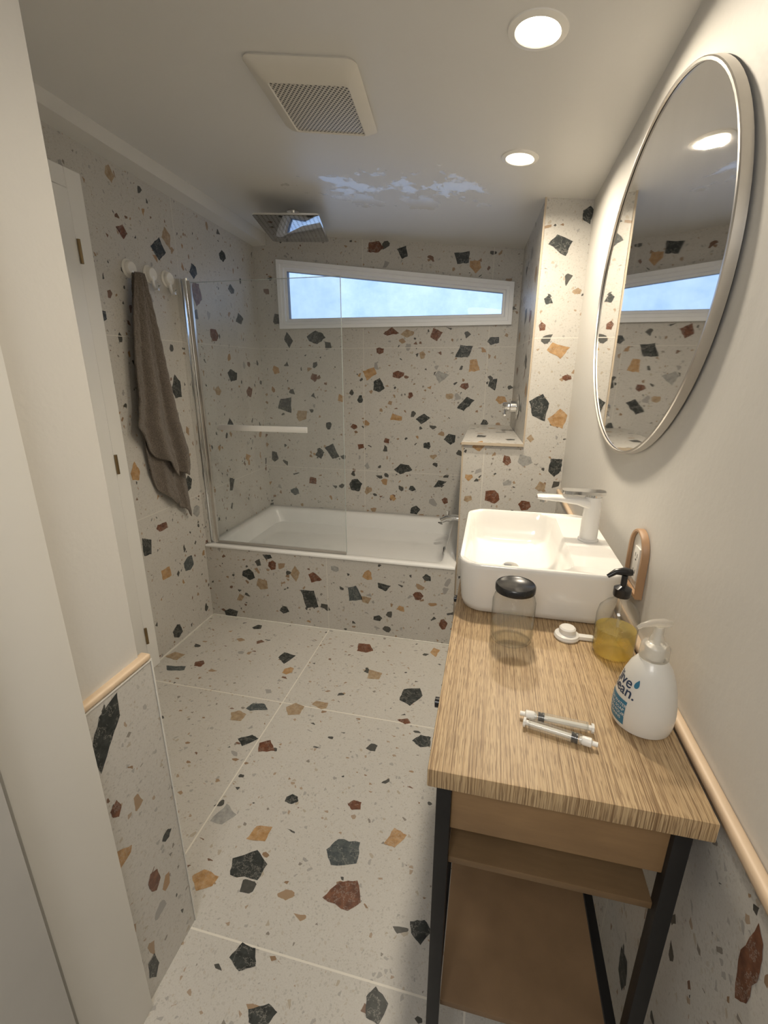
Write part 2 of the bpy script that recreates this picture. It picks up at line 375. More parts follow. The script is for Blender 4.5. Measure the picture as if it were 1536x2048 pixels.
bm=bmesh.new(); addbox(bm,XL-.15,XL,.5,3.6,0,2.75)
add_chips(bm,LEFT,lambda u,v:(XL+.0006,u,v),rnd)
struct(mkobj('wall_left',bm,[terrazzo('left_terrazzo',[('Z',.82,.88),('Y',2.44,.88)])]+CM),'long side wall clad in terrazzo tiles','wall')

# back wall with trapezoid window opening
WX0,WX1,WZ0=-1.54,.078,1.835; WT0,WT1=2.285,2.085
def trap(d,y):
    s=(WT1-WT0)/(WX1-WX0)
    return [(WX0+d,y,WZ0+d),(WX1-d,y,WZ0+d),(WX1-d,y,WT1-s*d-d),(WX0+d,y,WT0+s*d-d)]
bm=bmesh.new()
o4=[(XL-.1,YB,0),(XR+.3,YB,0),(XR+.3,YB,2.75),(XL-.1,YB,2.75)]
loft(bm,[o4,trap(.01,YB),trap(.01,YB+.16)])
loft(bm,[[(p[0],YB+.16,p[2]) for p in o4],trap(.01,YB+.16)])
loft(bm,[o4,[(p[0],YB+.16,p[2]) for p in o4]])
add_chips(bm,BACK,lambda u,v:(u,YB-.0006,v),rnd)
struct(mkobj('wall_back',bm,[terrazzo('back_terrazzo',[('X',-.06,.86),('Z',.82,.88)])]+CM),'terrazzo tiled end wall above the bathtub','wall')

# shower plumbing wall: half-height ledge + full-height pier (its shower side runs slightly skew)
bm=bmesh.new()
YQ,XO,XP,ZC=2.465,-.141,.167,1.19
SK=.046
def px_(y): return XP-SK*(y-YQ)/(YB-YQ)
addbox(bm,XO,XR+.02,YQ,YB,0,ZC-.014)
vb,fb=addbox(bm,XP,XR+.02,YQ,YB,ZC-.014,2.6)
for v in vb:
    if abs(v.co.x-XP)<1e-4 and abs(v.co.y-YB)<1e-4: v.co.x=px_(YB)
add_chips(bm,PIER,lambda u,v:(u,YQ-.0006,v),rnd)
add_chips(bm,"2.7,1.6,10,8,K;2.6,2.0,9,7,T;2.9,1.85,9,9,K;3.1,1.55,9,6,R;2.58,1.45,8,8,O;3.05,2.1,8,6,K;2.75,1.35,9,6,K;3.15,1.75,8,7,O;2.68,1.82,7,5,R;2.85,2.15,8,6,G",lambda u,v:(px_(u)-.0008,u,v),rnd)
struct(mkobj('wall_shower',bm,[terrazzo('pier_terrazzo',[('X',-.03,.88),('Z',1.70,1.16)])]+CM),'tiled half-height ledge wall stepping up to a pier','wall')
bm=bmesh.new(); vb,fb=addbox(bm,XO-.008,XP-.001,YQ-.012,YB-.001,ZC-.013,ZC)
for v in vb:
    if v.co.x>0 and v.co.y>3: v.co.x=px_(YB)-.001
add_chips(bm,"-.06,2.7,6,9,K;.05,2.9,7,6,G;.1,2.6,5,5,K;0,3.1,6,6,T",lambda u,v:(u,v,ZC+.0006),rnd)
struct(mkobj('trim_1',bm,[terrazzo('cap_terrazzo',[])]+CM),'terrazzo cap slab on top of the half wall','trim')
# edge strips
bm=bmesh.new(); addbox(bm,XP-.005,XP+.003,YQ-.004,YQ+.004,ZC,2.4); addbox(bm,XO-.005,XO+.003,YQ-.004,YQ+.004,0,ZC-.013)
addbox(bm,XO-.009,XP,YQ-.016,YQ-.012,ZC-.014,ZC)
struct(mkobj('trim_2',bm,simple('edge_profile',(.50,.42,.32),.5)),'thin beige tile edge profile on the pier corners','trim')

bm=bmesh.new(); addbox(bm,XL,XO-.002,YA,YA+.012,0,.484)
add_chips(bm,APRON,lambda u,v:(u,YA-.0006,v),rnd)
struct(mkobj('wall_tub',bm,[terrazzo('apron_terrazzo',[('X',-.905,.937)])]+CM),'terrazzo tiled apron along the bathtub front','wall')

# right wall: plaster above, terrazzo wainscot below
bm=bmesh.new(); addbox(bm,XR,XR+.2,-1.6,3.6,0,2.6,0)
addbox(bm,XR-.012,XR,-1.5,YQ,0,.94,1)
for e in RIGHT.split(';'):
    a=e.split(','); u,v,w,h=map(float,a[:4])
    f=bm.faces.new([bm.verts.new((XR-.0126,u+p.x,v+p.y)) for p in chip_poly(w/100,h/100,rnd)]); f.material_index=2+CHK.index(a[4])
struct(mkobj('wall_right',bm,[mPlaster,terrazzo('wainscot_terrazzo',[('Y',.9,.88)])]+CM),'off-white plaster wall with terrazzo wainscot below','wall')
o=box('trim_3',XR-.019,XR,-1.2,YQ-.001,.941,.962,mTrimWood,.008,3); struct(o,'pale rounded wooden rail along the wall','trim')

# near stub wall on the doorway side
bm=bmesh.new(); addbox(bm,XL-.1,-.765,-1.6,.765,0,2.75,0); addbox(bm,-.765,-.752,.45,.786,0,.890,1); addbox(bm,XL-.05,-.765,.765,.786,0,.890,1)
for e in STUB.split(';'):
    a=e.split(','); u,v,w,h=map(float,a[:4])
    f=bm.faces.new([bm.verts.new((-.7514,u+p.x,v+p.y)) for p in chip_poly(w/100,h/100,rnd)]); f.material_index=2+CHK.index(a[4])
bigc=[Vector(p) for p in ((.681,.882),(.677,.825),(.648,.79),(.606,.735),(.594,.80),(.628,.862))]
f=bm.faces.new([bm.verts.new((-.7514,p.x,p.y)) for p in ragged(bigc,rnd,.03)]); f.material_index=2
struct(mkobj('wall_near',bm,[mPlaster,terrazzo('stub_terrazzo',[],dk=.7)]+CM),'white wall end with terrazzo wainscot beside the entrance','wall')
o=box('trim_4',-.775,-.748,.55,.788,.894,.911,mTrimWood,.007,3); struct(o,'pale wooden cap rail on the wainscot','trim')
bm=bmesh.new(); addbox(bm,-.7525,-.7495,.7865,.7895,0,.890); addbox(bm,-.7655,-.7495,.592,.7895,.8902,.8935)
struct(mkobj('trim_5',bm,mCaulk),'white tile corner bead','trim')
# entrance casing and jamb
o=box('trim_6',-.80,-.738,.43,.592,0,2.5,mPaint,.004); struct(o,'white painted entrance door casing','trim')
o=box('trim_7',-.78,-.700,.10,.405,0,2.5,simple('grey_white_paint',(.50,.495,.48),.5),.004); struct(o,'grey-white painted door jamb edge','trim')  # jamb colour is a darker grey than the casing
# hall behind the viewpoint
bm=bmesh.new(); addbox(bm,-2,.9,-1.65,-1.55,0,2.75); struct(mkobj('wall_hall',bm,mPlaster),'plain white hallway wall','wall')

# ceiling (sloping)
bm=bmesh.new(); g=[]
nx,ny=12,20
for s in (0,.08):
    g.append([[bm.verts.new((x,y,cz(x,y)+s)) for x in [-2.0+2.7*i/nx for i in range(nx+1)]] for y in [-1.7+5.2*j/ny for j in range(ny+1)]])
for s in (0,1):
    for j in range(ny):
        for i in range(nx):
            q=(g[s][j][i],g[s][j][i+1],g[s][j+1][i+1],g[s][j+1][i]); bm.faces.new(q if s else q[::-1])
o=mkobj('ceiling',bm,mCeil,True); struct(o,'off-white sloping ceiling with glossy damp patches','ceiling')
# boxed soffit along the left wall
bm=bmesh.new(); vs=[]
for y,zb in ((.7,2.475),(3.309,2.378)):
    lp=[(XL,y,zb),(XL+.10,y,zb),(XL+.10,y,cz(XL+.1,y)+.03),(XL,y,cz(XL,y)+.03)]
    vs.append(lp)
loft(bm,vs,True,True); bmesh.ops.recalc_face_normals(bm,faces=bm.faces[:])
o=mkobj('trim_8',bm,mPaint); struct(o,'white boxed soffit where wall meets ceiling','trim')

# caulk lines
bm=bmesh.new()
addbox(bm,XL,XO,YA-.007,YA,0,.006); addbox(bm,XL,XL+.006,1.84,YA,0,.006)
struct(mkobj('baseboard_bath',bm,mCaulk),'white caulk line along the tile base','caulk line')

# closet door on the left wall
bm=bmesh.new(); addbox(bm,XL,XL+.018,1.765,1.845,0,2.31); addbox(bm,XL,XL+.018,.80,1.765,2.235,2.31)
bmesh.ops.bevel(bm,geom=bm.edges[:],offset=.003,segments=1,affect='EDGES')
mPaint2=simple('bright_casing_paint',(.84,.83,.80),.38,nscale=3,namt=.02)
struct(mkobj('trim_9',bm,mPaint2),'white casing around the closet door','trim')
d=box('door_1',XL,XL+.03,.82,1.755,.01,2.23,mPaint2,.003); struct(d,'white closet door with brass hinges','door')
for z in (2.01,1.13,.22):
    hg=lathe('hinge',[(0,-.045),(.007,-.045),(.007,.045),(0,.045)],(XL+.034,1.762,z),mBrass,n=12); hg.parent=d

# window
bm=bmesh.new()
loft(bm,[trap(0,YB+.01),trap(0,YB-.022),trap(.024,YB-.022),trap(.027,YB-.012),trap(.046,YB-.012),trap(.050,YB+.005),trap(.066,YB+.005),trap(.066,YB+.05)])
bmesh.ops.recalc_face_normals(bm,faces=bm.faces[:])
w=mkobj('window_1',bm,mVinyl); struct(w,'white framed window with a sloping top','window')
bm=bmesh.new(); bm.faces.new([bm.verts.new(p) for p in trap(.064,YB+.045)])
gl=mkobj('glass',bm,mWinGlass); gl.parent=w; gl['label']='frosted misted pane'
bm=bmesh.new(); loft(bm,[trap(.065,YB+.008),trap(.068,YB+.008),trap(.068,YB+.04)])
gk=mkobj('gasket',bm,simple('grey_gasket',(.12,.14,.18),.5)); gk.parent=w

# ------------------------------------------------------------------ bathtub
X0,X1,Y0,Y1=XL+.003,XO-.003,YA-.004,YB-.003
cx,cy=(X0+X1)/2,(Y0+Y1)/2; hx,hy=(X1-X0)/2,(Y1-Y0)/2
ZR=.499
def R_(l,r_,f,b_,rad,z): # insets left,right,front,back
    return rr((X0+l+X1-r_)/2,(Y0+f+Y1-b_)/2,(X1-X0-l-r_)/2,(Y1-Y0-f-b_)/2,rad,z,8)
loops=[R_(.06,.06,.08,.06,.03,.40),R_(.06,.06,.08,.06,.03,.485),R_(0,0,0,0,.004,.4855),R_(0,0,0,0,.004,ZR-.004),R_(.004,.004,.004,.004,.004,ZR),
 R_(.06,.075,.050,.075,.06,ZR),R_(.068,.083,.058,.083,.06,ZR-.006),R_(.075,.088,.065,.09,.06,ZR-.03),R_(.16,.11,.10,.13,.09,.30),R_(.24,.13,.125,.16,.10,.14),R_(.29,.16,.16,.20,.09,.105),R_(.45,.35,.30,.33,.06,.10)]
tub=loftobj('tub_shell',loops,mAcryl,True,True,50)
ovf=lathe('overflow_plate',[(0,.012),(.03,.012),(.034,.006),(.034,0)],(X1-.092,2.80,.425),mChrome,axis=(-1,0,.1),n=24)
ovs=box('overflow_slot',X1-.108,X1-.098,2.785,2.815,.40,.45,mDark,.002)
drain=lathe('drain',[(0,.006),(.03,.006),(.036,0)],(X1-.42,2.83,.101),mChrome,n=24)
thing('bathtub',(cx,cy,0),[tub,ovf,ovs,drain],'white acrylic built-in bathtub behind a tiled apron','bathtub')
# tub spout
b1=lathe('wall_flange',[(0,.012),(.03,.012),(.034,0)],(XO,2.90,.62),mChrome,axis=(-1,0,0),n=24)
b2=tube('spout',[(XO,2.9,.62),(XO-.06,2.9,.622),(XO-.11,2.9,.618),(XO-.14,2.9,.60),(XO-.148,2.9,.58)],[.024,.024,.023,.02,.017],mChrome,16)
b3=lathe('diverter_knob',[(0,0),(.008,0),(.008,.02),(.011,.024),(.011,.03),(0,.032)],(XO-.10,2.9,.64),mChrome,n=16)
thing('tub_spout',(XO,2.9,.6),[b1,b2,b3],'chrome bathtub filler spout on the half wall','tap')
XV=px_(2.9)
v1=lathe('escutcheon',[(0,.010),(.065,.010),(.075,.003),(.075,0)],(XV,2.90,1.345),mChrome,axis=(-1,0,0),n=32)
v2=lathe('knob',[(0,.0),(.034,.0),(.034,.035),(.026,.04),(.026,.075),(.022,.08),(0,.08)],(XV-.008,2.90,1.345),mChrome,axis=(-1,0,0),n=24)
v3=tube('lever',[(XV-.07,2.9,1.345),(XV-.072,2.87,1.32),(XV-.074,2.83,1.30)],[.009,.008,.007],mChrome,10)
thing('shower_valve',(XV,2.9,1.29),[v1,v2,v3],'chrome round shower mixer valve on the tiled pier','shower valve')

# rain shower head
ca,sa=math.cos(math.radians(14)),math.sin(math.radians(14))
HC=(-1.19,2.81)
def hp(lp,c=HC):
    return [(c[0]+p[0]*ca-p[1]*sa,c[1]+p[0]*sa+p[1]*ca,p[2]) for p in lp]
hz=2.325
hd=loftobj('head_body',[hp(rr(0,0,.16,.25,.02,hz+.012,4)),hp(rr(0,0,.175,.265,.02,hz+.008,4)),hp(rr(0,0,.175,.265,.02,hz,4))],mChrome,True,False)
npz=loftobj('nozzle_plate',[hp(rr(0,0,.175,.265,.02,hz,4)),hp(rr(0,0,.170,.26,.02,hz-.002,4))],mNozzle,False,True)
arm=tube('ceiling_arm',[(HC[0],HC[1],hz+.01),(HC[0],HC[1],cz(*HC)+.01)],.012,mChrome,14)
fl=lathe('ceiling_flange',[(0,0),(.035,0),(.03,.008),(0,.008)],(HC[0],HC[1],cz(*HC)-.008),mChrome,n=24)
thing('rain_shower_head',(HC[0],HC[1],cz(*HC)),[hd,npz,arm,fl],'chrome square rain shower head hanging from the ceiling','shower head')

# shower screen
SY=2.42
gp=box('glass_panel',-1.648,-.79,SY-.003,SY+.003,.514,2.00,mScreen)
ch=box('wall_channel',-1.716,-1.685,SY-.018,SY+.018,.502,2.02,mChrome,.003)
hpst=lathe('hinge_post',[(0,0),(.013,0),(.013,1.52),(0,1.52)],(-1.665,SY,.502),mChrome,n=16)
hpst2=box('glass_clamp',-1.660,-1.638,SY-.010,SY+.010,.506,2.01,mBrushed,.003)
seal=box('bottom_seal',-1.648,-.79,SY-.007,SY+.007,.5015,.517,simple('clear_seal',(.36,.34,.31),.3),.002)
hb=box('towel_bar',-1.53,-.985,SY-.055,SY-.040,1.220,1.252,mSatin,.003)
posts=[]
for x in (-1.50,-1.015):
    posts.append(lathe('bar_mount',[(0,0),(.009,0),(.009,.04),(0,.04)],(x,SY-.002,1.237),mChrome,axis=(0,-1,0),n=14))
mEdge=simple('glass_edge_green',(.42,.47,.46),.2)
edge=box('glass_edge',-.7903,-.7885,SY-.0035,SY+.0035,.514,2.0,mEdge)
edge2=box('glass_edge',-1.648,-.79,SY-.0035,SY+.0035,1.9995,2.0015,mEdge)
s=thing('shower_screen',(-1.2,SY,.502),[gp,ch,hpst,hpst2,seal,hb,edge,edge2],'clear frameless glass bath screen with chrome hinge post and bar','shower screen')
for p in posts: p.parent=hb

# ------------------------------------------------------------------ ceiling fittings
def cshift(o):
    for v in o.data.vertices: v.co.z+=cz(v.co.x,v.co.y)
    return o
vc=(-.62,1.705); va=math.radians(5)
def vp(lp): 
    c,s_=math.cos(va),math.sin(va)
    return [(vc[0]+p[0]*c-p[1]*s_,vc[1]+p[0]*s_+p[1]*c,p[2]) for p in lp]
pl=cshift(loftobj('cover',[vp(rr(0,0,.165,.205,.03,.0,6)),vp(rr(0,0,.168,.208,.03,-.006,6)),vp(rr(0,0,.150,.190,.028,-.020,6)),vp(rr(.002,.028,.125,.146,.012,-.026,6)),vp(rr(.002,.028,.122,.143,.012,-.022,6))],mVentPl,True,False))
gr=cshift(loftobj('grille',[vp(rr(.002,.028,.122,.143,.012,-.022,6)),vp(rr(.002,.028,.118,.139,.01,-.0225,6))],mGrille,False,True))
thing('ceiling_vent_fan',(vc[0],vc[1],cz(*vc)),[pl,gr],'off-white square bathroom exhaust fan cover with perforated grille','vent fan')
def downlight(x,y,r,LE):
    t=cshift(lathe('trim_ring',[(r*1.0,-.004),(r*1.04,-.006),(r*1.34,-.003),(r*1.38,0.002)],(x,y,0),mWhitePl,n=48))
    ln=cshift(lathe('lens',[(0,-.003),(r*1.0,-.003),(r*1.0,-.004)],(x,y,0),mLens,n=48))
    e=thing('recessed_downlight',(x,y,cz(x,y)),[t,ln],'round white recessed ceiling light glowing warm','ceiling light','recessed lights in the ceiling')
    la=bpy.data.lights.new('downlight_lamp','AREA'); la.shape='DISK'; la.size=r*1.9; la.energy=LE; la.color=(1,.88,.70); la.spread=math.radians(158)
    lo=bpy.data.objects.new('downlight_lamp',la); lo.location=(x,y,cz(x,y)-.009); COL.objects.link(lo)
    child(lo,e,(x,y,cz(x,y)))
downlight(.042,1.43,.052,10); downlight(.033,2.09,.050,9)

# ------------------------------------------------------------------ mirror
MY,MZ,SA,SB=1.43,1.75,.508,.42
def ell(a,b,x,n=96): return [(x,MY+a*math.cos(2*math.pi*i/n),MZ+b*math.sin(2*math.pi*i/n)) for i in range(n)]
fr=loftobj('frame',[ell(SA,SB,.364),ell(SA,SB,.347),ell(SA-.002,SB-.002,.345),ell(SA-.007,SB-.007,.345),ell(SA-.008,SB-.008,.350)],mBrushed,False,False,30)
bk=loftobj('backing',[ell(SA-.012,SB-.012,.3695),ell(SA-.003,SB-.003,.363)],mBlackPl,True,True)
mg=loftobj('mirror_glass',[ell(SA-.0075,SB-.0075,.3515),ell(SA-.0076,SB-.0076,.3514)],mMirror,False,True)
thing('wall_mirror',(.3695,MY,MZ-SB),[fr,bk,mg],'large oval mirror in a brushed nickel frame','mirror')

# ------------------------------------------------------------------ vanity
ZT=.966
top=box('countertop',-.06,.338,.556,1.63,ZT-.034,ZT,mTop,.003)
ZB=ZT-.035
legs=[]
LW=.024
for x in (-.046,.296):
    for y in (.572,1.585):
        legs.append(box('leg',x,x+LW,y,y+LW,0,ZB,mBlackSteel,.002))
rails=[box('rail',-.022,.296,1.588,1.608,.30,.33,mBlackSteel,.002),box('rail',-.044,-.024,.596,1.585,.304,.328,mBlackSteel,.002),
       box('rail',.298,.318,.596,1.585,.304,.328,mBlackSteel,.002),box('rail',-.022,.296,.574,.594,.02,.045,mBlackSteel,.002)]
fp=box('front_panel',-.022,.296,.582,.598,.826,ZB,mPly,.0015)
mid=box('middle_shelf',-.022,.296,.586,1.58,.742,.756,plywood('plywood_shadowed',(.25,.155,.075),(.13,.078,.036)),.0015)  # darker plywood copy: the slot's shadow is put into the shelf colour
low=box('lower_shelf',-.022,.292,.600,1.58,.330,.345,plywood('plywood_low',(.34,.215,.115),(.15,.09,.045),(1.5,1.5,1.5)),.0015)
bp_=box('back_panel',-.022,.292,1.565,1.58,.346,ZB,mPly,.0015)
van=thing('vanity_cabinet',(.14,1.09,0),[top]+legs+rails+[fp,mid,low,bp_],'bathroom vanity with striped plywood top on black steel frame','vanity')
for i,(a,b) in enumerate(((.61,1.09),(1.10,1.57))):
    dr=box('drawer',-.042,-.024,a,b,.76,ZB-.004,mPly,.002); child(dr,van,(.14,1.09,0))
    kn=lathe('knob',[(0,0),(.006,0),(.006,.022),(.011,.026),(.011,.036),(0,.038)],(-.042,(a+b)/2 -.02,.865),mBlackPl,axis=(-1,0,0),n=16); kn.parent=dr

# ------------------------------------------------------------------ vessel sink
sx0,sx1,sy0,sy1=-.058,.332,1.045,1.53; SZ=ZT+.001; SH=1.102
scx,scy,shx,shy=(sx0+sx1)/2,(sy0+sy1)/2,(sx1-sx0)/2,(sy1-sy0)/2
def S_(i,rad,z): return rr(scx,scy,shx-i,shy-i,rad,z,8)
def B_(i,rad,z): return rr(sx0+.012+.132,scy,.132-i,shy-.012-i,rad,z,8)
body=loftobj('basin',[S_(.022,.05,SZ),S_(.014,.055,SZ+.004),S_(.010,.055,SZ+.02),S_(0,.06,SH-.012),S_(0,.06,SH-.004),S_(.003,.058,SH),
   B_(0,.05,SH),B_(.004,.05,SH-.006),B_(.010,.05,SH-.04),B_(.018,.05,SZ+.055),B_(.035,.05,SZ+.040),B_(.08,.03,SZ+.036)],mCeram,True,True,50)
sdr=lathe('drain',[(0,.004),(.02,.004),(.024,0)],(sx0+.14,scy,SZ+.037),mChrome,n=24)
sink=thing('vessel_sink',(scx,scy,SZ),[body,sdr],'white rounded rectangular ceramic vessel sink on the countertop','sink')
FX,FY=.281,1.29
col=lathe('body',[(0,0),(.027,0),(.027,.004),(.0235,.007),(.0215,.110),(.021,.124),(0,.124)],(FX,FY,SH),mCeram,n=32)
spt=loftobj('spout',[[(x,FY+math.copysign(abs(math.cos(a))**.6,math.cos(a))*w,SH+z+math.copysign(abs(math.sin(a))**.6,math.sin(a))*h) for a in [2*math.pi*k/24 for k in range(24)]] for x,w,h,z in
   ((FX,.020,.015,.102),(FX-.04,.020,.010,.111),(FX-.09,.019,.008,.115),(FX-.137,.018,.006,.116),(FX-.145,.015,.004,.116))],mCeram,True,True)
aer=lathe('aerator',[(0,0),(.010,0),(.010,.01),(0,.01)],(FX-.127,FY,SH+.102),mChrome,n=16)
hn=loftobj('lever_handle',[rr(FX-.026,FY,.055,.019,.013,SH+z,5) for z in (.131,.1325,.1385,.140)],mChrome,True,True)
neck=lathe('cartridge_ring',[(0,0),(.019,0),(.019,.008),(0,.008)],(FX,FY,SH+.124),mChrome,n=24)
thing('basin_faucet',(FX,FY,SH),[col,spt,aer,hn,neck],'white and chrome single lever mixer tap on the sink','tap')

# ------------------------------------------------------------------ small things on the counter
Z0=ZT+.0008
jx,jy=.075,.952
jg=lathe('jar_body',[(.030,.001),(.038,.001),(.045,.006),(.0465,.02),(.0465,.098),(.043,.110),(.037,.117),(.036,.122)],(jx,jy,Z0),mJar,n=48)
ji=lathe('water',[(0,.006),(.040,.007),(.0435,.014),(.0435,.046),(0,.046)],(jx,jy,Z0),mLiquid,n=48)
jl=lathe('lid',[(0,.137),(.038,.137),(.0405,.139),(.043,.136),(.043,.125),(.0425,.123),(0,.122)],(jx,jy,Z0),mBlackPl,n=48)
jar=thing('glass_jar',(jx,jy,Z0),[jg,ji,jl],'clear glass jar with black lid, some water inside','jar')

def textmesh(body,size,spacing=.85,bold=0):
    c=bpy.data.curves.new('txt','FONT'); c.body=body; c.size=size; c.align_x='CENTER'; c.align_y='CENTER'; c.space_line=spacing; c.resolution_u=3; c.offset=bold
    o=bpy.data.objects.new('txt',c); COL.objects.link(o); bpy.context.view_layer.update()
    me=bpy.data.meshes.new_from_object(o.evaluated_get(bpy.context.evaluated_depsgraph_get()))
    bpy.data.objects.remove(o); return me
def wrap(name,body,size,rad_fn,base,ang0,h0,mat,off=.0006,spacing=.85,offu=0,bold=0):
    me=textmesh(body,size,spacing,bold)
    bm=bmesh.new(); bm.from_mesh(me); bmesh.ops.triangulate(bm,faces=bm.faces[:])
    for v in bm.verts:
        h=h0+v.co.y; r=rad_fn(h); a=ang0+(v.co.x+offu)/r
        v.co=Vector((base[0]+(r+off)*math.cos(a),base[1]+(r+off)*math.sin(a),base[2]+h))
    return mkobj(name,bm,mat)
# clear soap bottle with yellow soap
ax_,ay_=.286,.945
ab=lathe('bottle_body',[(.03,.001),(.036,.001),(.041,.006),(.0415,.09),(.038,.108),(.026,.122),(.015,.130),(.013,.142)],(ax_,ay_,Z0),mJar,n=40)
al=lathe('soap',[(0,.005),(.037,.006),(.0395,.012),(.0395,.064),(0,.064)],(ax_,ay_,Z0),mSoap,n=40)
ac=lathe('collar',[(0,.138),(.016,.138),(.017,.141),(.017,.156),(.010,.160),(.006,.162),(.006,.185),(0,.185)],(ax_,ay_,Z0),mBlackPl,n=24)
ap=tube('pump_nozzle',[(ax_+.012,ay_+.004,Z0+.190),(ax_,ay_,Z0+.193),(ax_-.02,ay_-.004,Z0+.192),(ax_-.034,ay_-.007,Z0+.182)],[.007,.009,.006,.004],mBlackPl,12)
at=tube('dip_tube',[(ax_,ay_,Z0+.138),(ax_+.004,ay_,Z0+.01)],.003,mSyr,8)
thing('soap_bottle',(ax_,ay_,Z0),[ab,al,ac,ap,at],'clear pump bottle with yellow liquid soap and black pump','soap bottle')
# white hand soap bottle
wx,wy=.287,.738
prof=[(0,.0),(.039,.0),(.045,.004),(.0475,.014),(.0485,.032),(.0475,.05),(.0435,.075),(.038,.097),(.0315,.114),(.025,.124),(.0215,.129),(.0195,.131)]
def wr(h):
    for (r0,h0),(r1,h1) in zip(prof[1:-1],prof[2:]):
        if h0<=h<=h1: return r0+(r1-r0)*(h-h0)/(h1-h0+1e-9)
    return .03
mMilk=simple('milky_plastic',(.71,.685,.63),.3,namt=.02,coat=.2)
wb=lathe('bottle_body',prof+[(0,.131)],(wx,wy,Z0),mMilk,n=48)
wc=lathe('collar',[(0,.131),(.0215,.131),(.0225,.133),(.0215,.153),(.019,.157),(.012,.160),(.0095,.170),(.0075,.173),(.0075,.189),(0,.189)],(wx,wy,Z0),mFrost,n=32)
wci=lathe('pump_core',[(0,.131),(.015,.131),(.015,.153),(.0055,.157),(.0055,.187),(0,.187)],(wx,wy,Z0),mWhitePl,n=24)
wn=tube('pump_nozzle',[(wx+.017,wy+.004,Z0+.193),(wx+.006,wy,Z0+.195),(wx-.012,wy-.003,Z0+.195),(wx-.028,wy-.007,Z0+.191),(wx-.035,wy-.009,Z0+.186)],[.005,.0075,.006,.0038,.003],mFrost,14)
A0=math.radians(-170)
bm=bmesh.new(); gg=[]
for j in range(9):
    h=.013+.044*j/8; row=[]
    for i in range(13):
        u=-.026+.050*i/12; r=wr(h)+.0005
        row.append(bm.verts.new((wx+r*math.cos(A0+u/r),wy+r*math.sin(A0+u/r),Z0+h)))
    gg.append(row)
for j in range(8):
    for i in range(12): bm.faces.new((gg[j][i],gg[j][i+1],gg[j+1][i+1],gg[j+1][i]))
lb=mkobj('label_block',bm,mBlue,True); lb['label']='blue label panel'
t1=wrap('label_text','live\nclean.',.026,wr,(wx,wy,Z0),A0,.081,mInk,spacing=.60,offu=.002,bold=.0003)
t2=wrap('label_text','FRESH WATER\nHAND SOAP\nSAVON POUR\nLES MAINS',.0078,wr,(wx,wy,Z0),A0,.036,mWhitePl,off=.0010,spacing=1.05)
bm=bmesh.new(); vs=[]
for k in range(20):
    t=2*math.pi*k/20; u=.026+.0050*math.sin(t)*abs(math.sin(t/2)); h=.094+.0076*math.cos(t); r=wr(h)+.0007
    vs.append(bm.verts.new((wx+r*math.cos(A0+u/r),wy+r*math.sin(A0+u/r),Z0+h)))
bm.faces.new(vs); drp=mkobj('label_drop',bm,mBlue)
bot=thing('hand_soap_bottle',(wx,wy,Z0),[wb,wc,wci,wn],'white teardrop pump bottle of hand soap with blue label','soap bottle')
for p in (lb,t1,t2,drp): p.parent=wb

# syringes
def syringe(p0,p1,label):
    r=.0085; p0=Vector((*p0,Z0+r+.0005)); p1=Vector((*p1,Z0+r+.0005)); d=(p1-p0).normalized(); Ln=(p1-p0).length
    bl=lathe('barrel',[(0,0),(r,0),(r,Ln*.80),(0,Ln*.80)],p0,mSyr,axis=d,n=20)
    tipn=lathe('nozzle_cap',[(0,0),(.004,0),(.004,.008),(.0075,.010),(.0075,.022),(.004,.028),(0,.028)],p0-d*.024,mWhitePl,axis=d,n=16)
    ru=lathe('rubber_stopper',[(0,0),(r*.96,0),(r*.96,.003),(r*.8,.005),(r*.96,.007),(r*.96,.010),(0,.010)],p0+d*(.006),mBlackPl,axis=d,n=16)
    pr=lathe('plunger',[(0,0),(.0045,0),(.0045,Ln-.03),(.008,Ln-.03),(.008,Ln-.026),(0,Ln-.026)],p0+d*.016,mWhitePl,axis=d,n=8)
    fl=lathe('finger_flange',[(0,0),(r*1.02,0),(r*1.02,.002),(0,.002)],p0+d*(Ln*.80),mSyr,axis=d,n=16)
    thing('syringe',p0-Vector((0,0,r)),[bl,tipn,ru,pr,fl],label,'syringe','syringes on the countertop')
syringe((.107,.700),(.212,.691),'clear plastic oral syringe lying on the wooden counter')
syringe((.178,.661),(.078,.684),'clear plastic oral syringe with dark stopper lying on the counter')

# white suction holder on counter
q1=lathe('suction_disc',[(0,0),(.026,0),(.028,.004),(.026,.010),(.018,.014),(.018,.024),(.015,.027),(0,.027)],(.200,.99,Z0),mWhitePl,n=32)
q2=box('tail_hook',.220,.257,.982,.998,Z0,Z0+.010,mWhitePl,.004)
thing('suction_hook',(.200,.99,Z0),[q1,q2],'loose white plastic suction hook lying beside the sink','hook')

# outlet in wooden arch frame
oy,oz=1.130,1.038
def arch(w,h,n=14):
    pts=[(-w/2,0),(w/2,0)]
    for i in range(n+1):
        a=math.pi*i/n; pts.append((w/2*math.cos(a),h-w/2+w/2*math.sin(a)))
    return pts
def archl(w,h,x,dz=0): return [(x,oy-p[0],oz+dz+p[1]) for p in arch(w,h)]
af=loftobj('arch_frame',[archl(.112,.155,.369),archl(.112,.155,.357),archl(.108,.153,.354),archl(.092,.140,.354,.008),archl(.090,.139,.362,.009)],mArchWood,False,False)
apn=loftobj('cover_plate',[archl(.090,.139,.363,.009),archl(.089,.138,.3628,.0095)],mWhitePl,False,True)
bm=bmesh.new(); addbox(bm,.359,.363,oy-.018,oy+.018,oz+.030,oz+.110)
rc=mkobj('socket_insert',bm,mWhitePl)
sl=[]
mSlot=simple('slot_grey',(.12,.11,.10),.7)
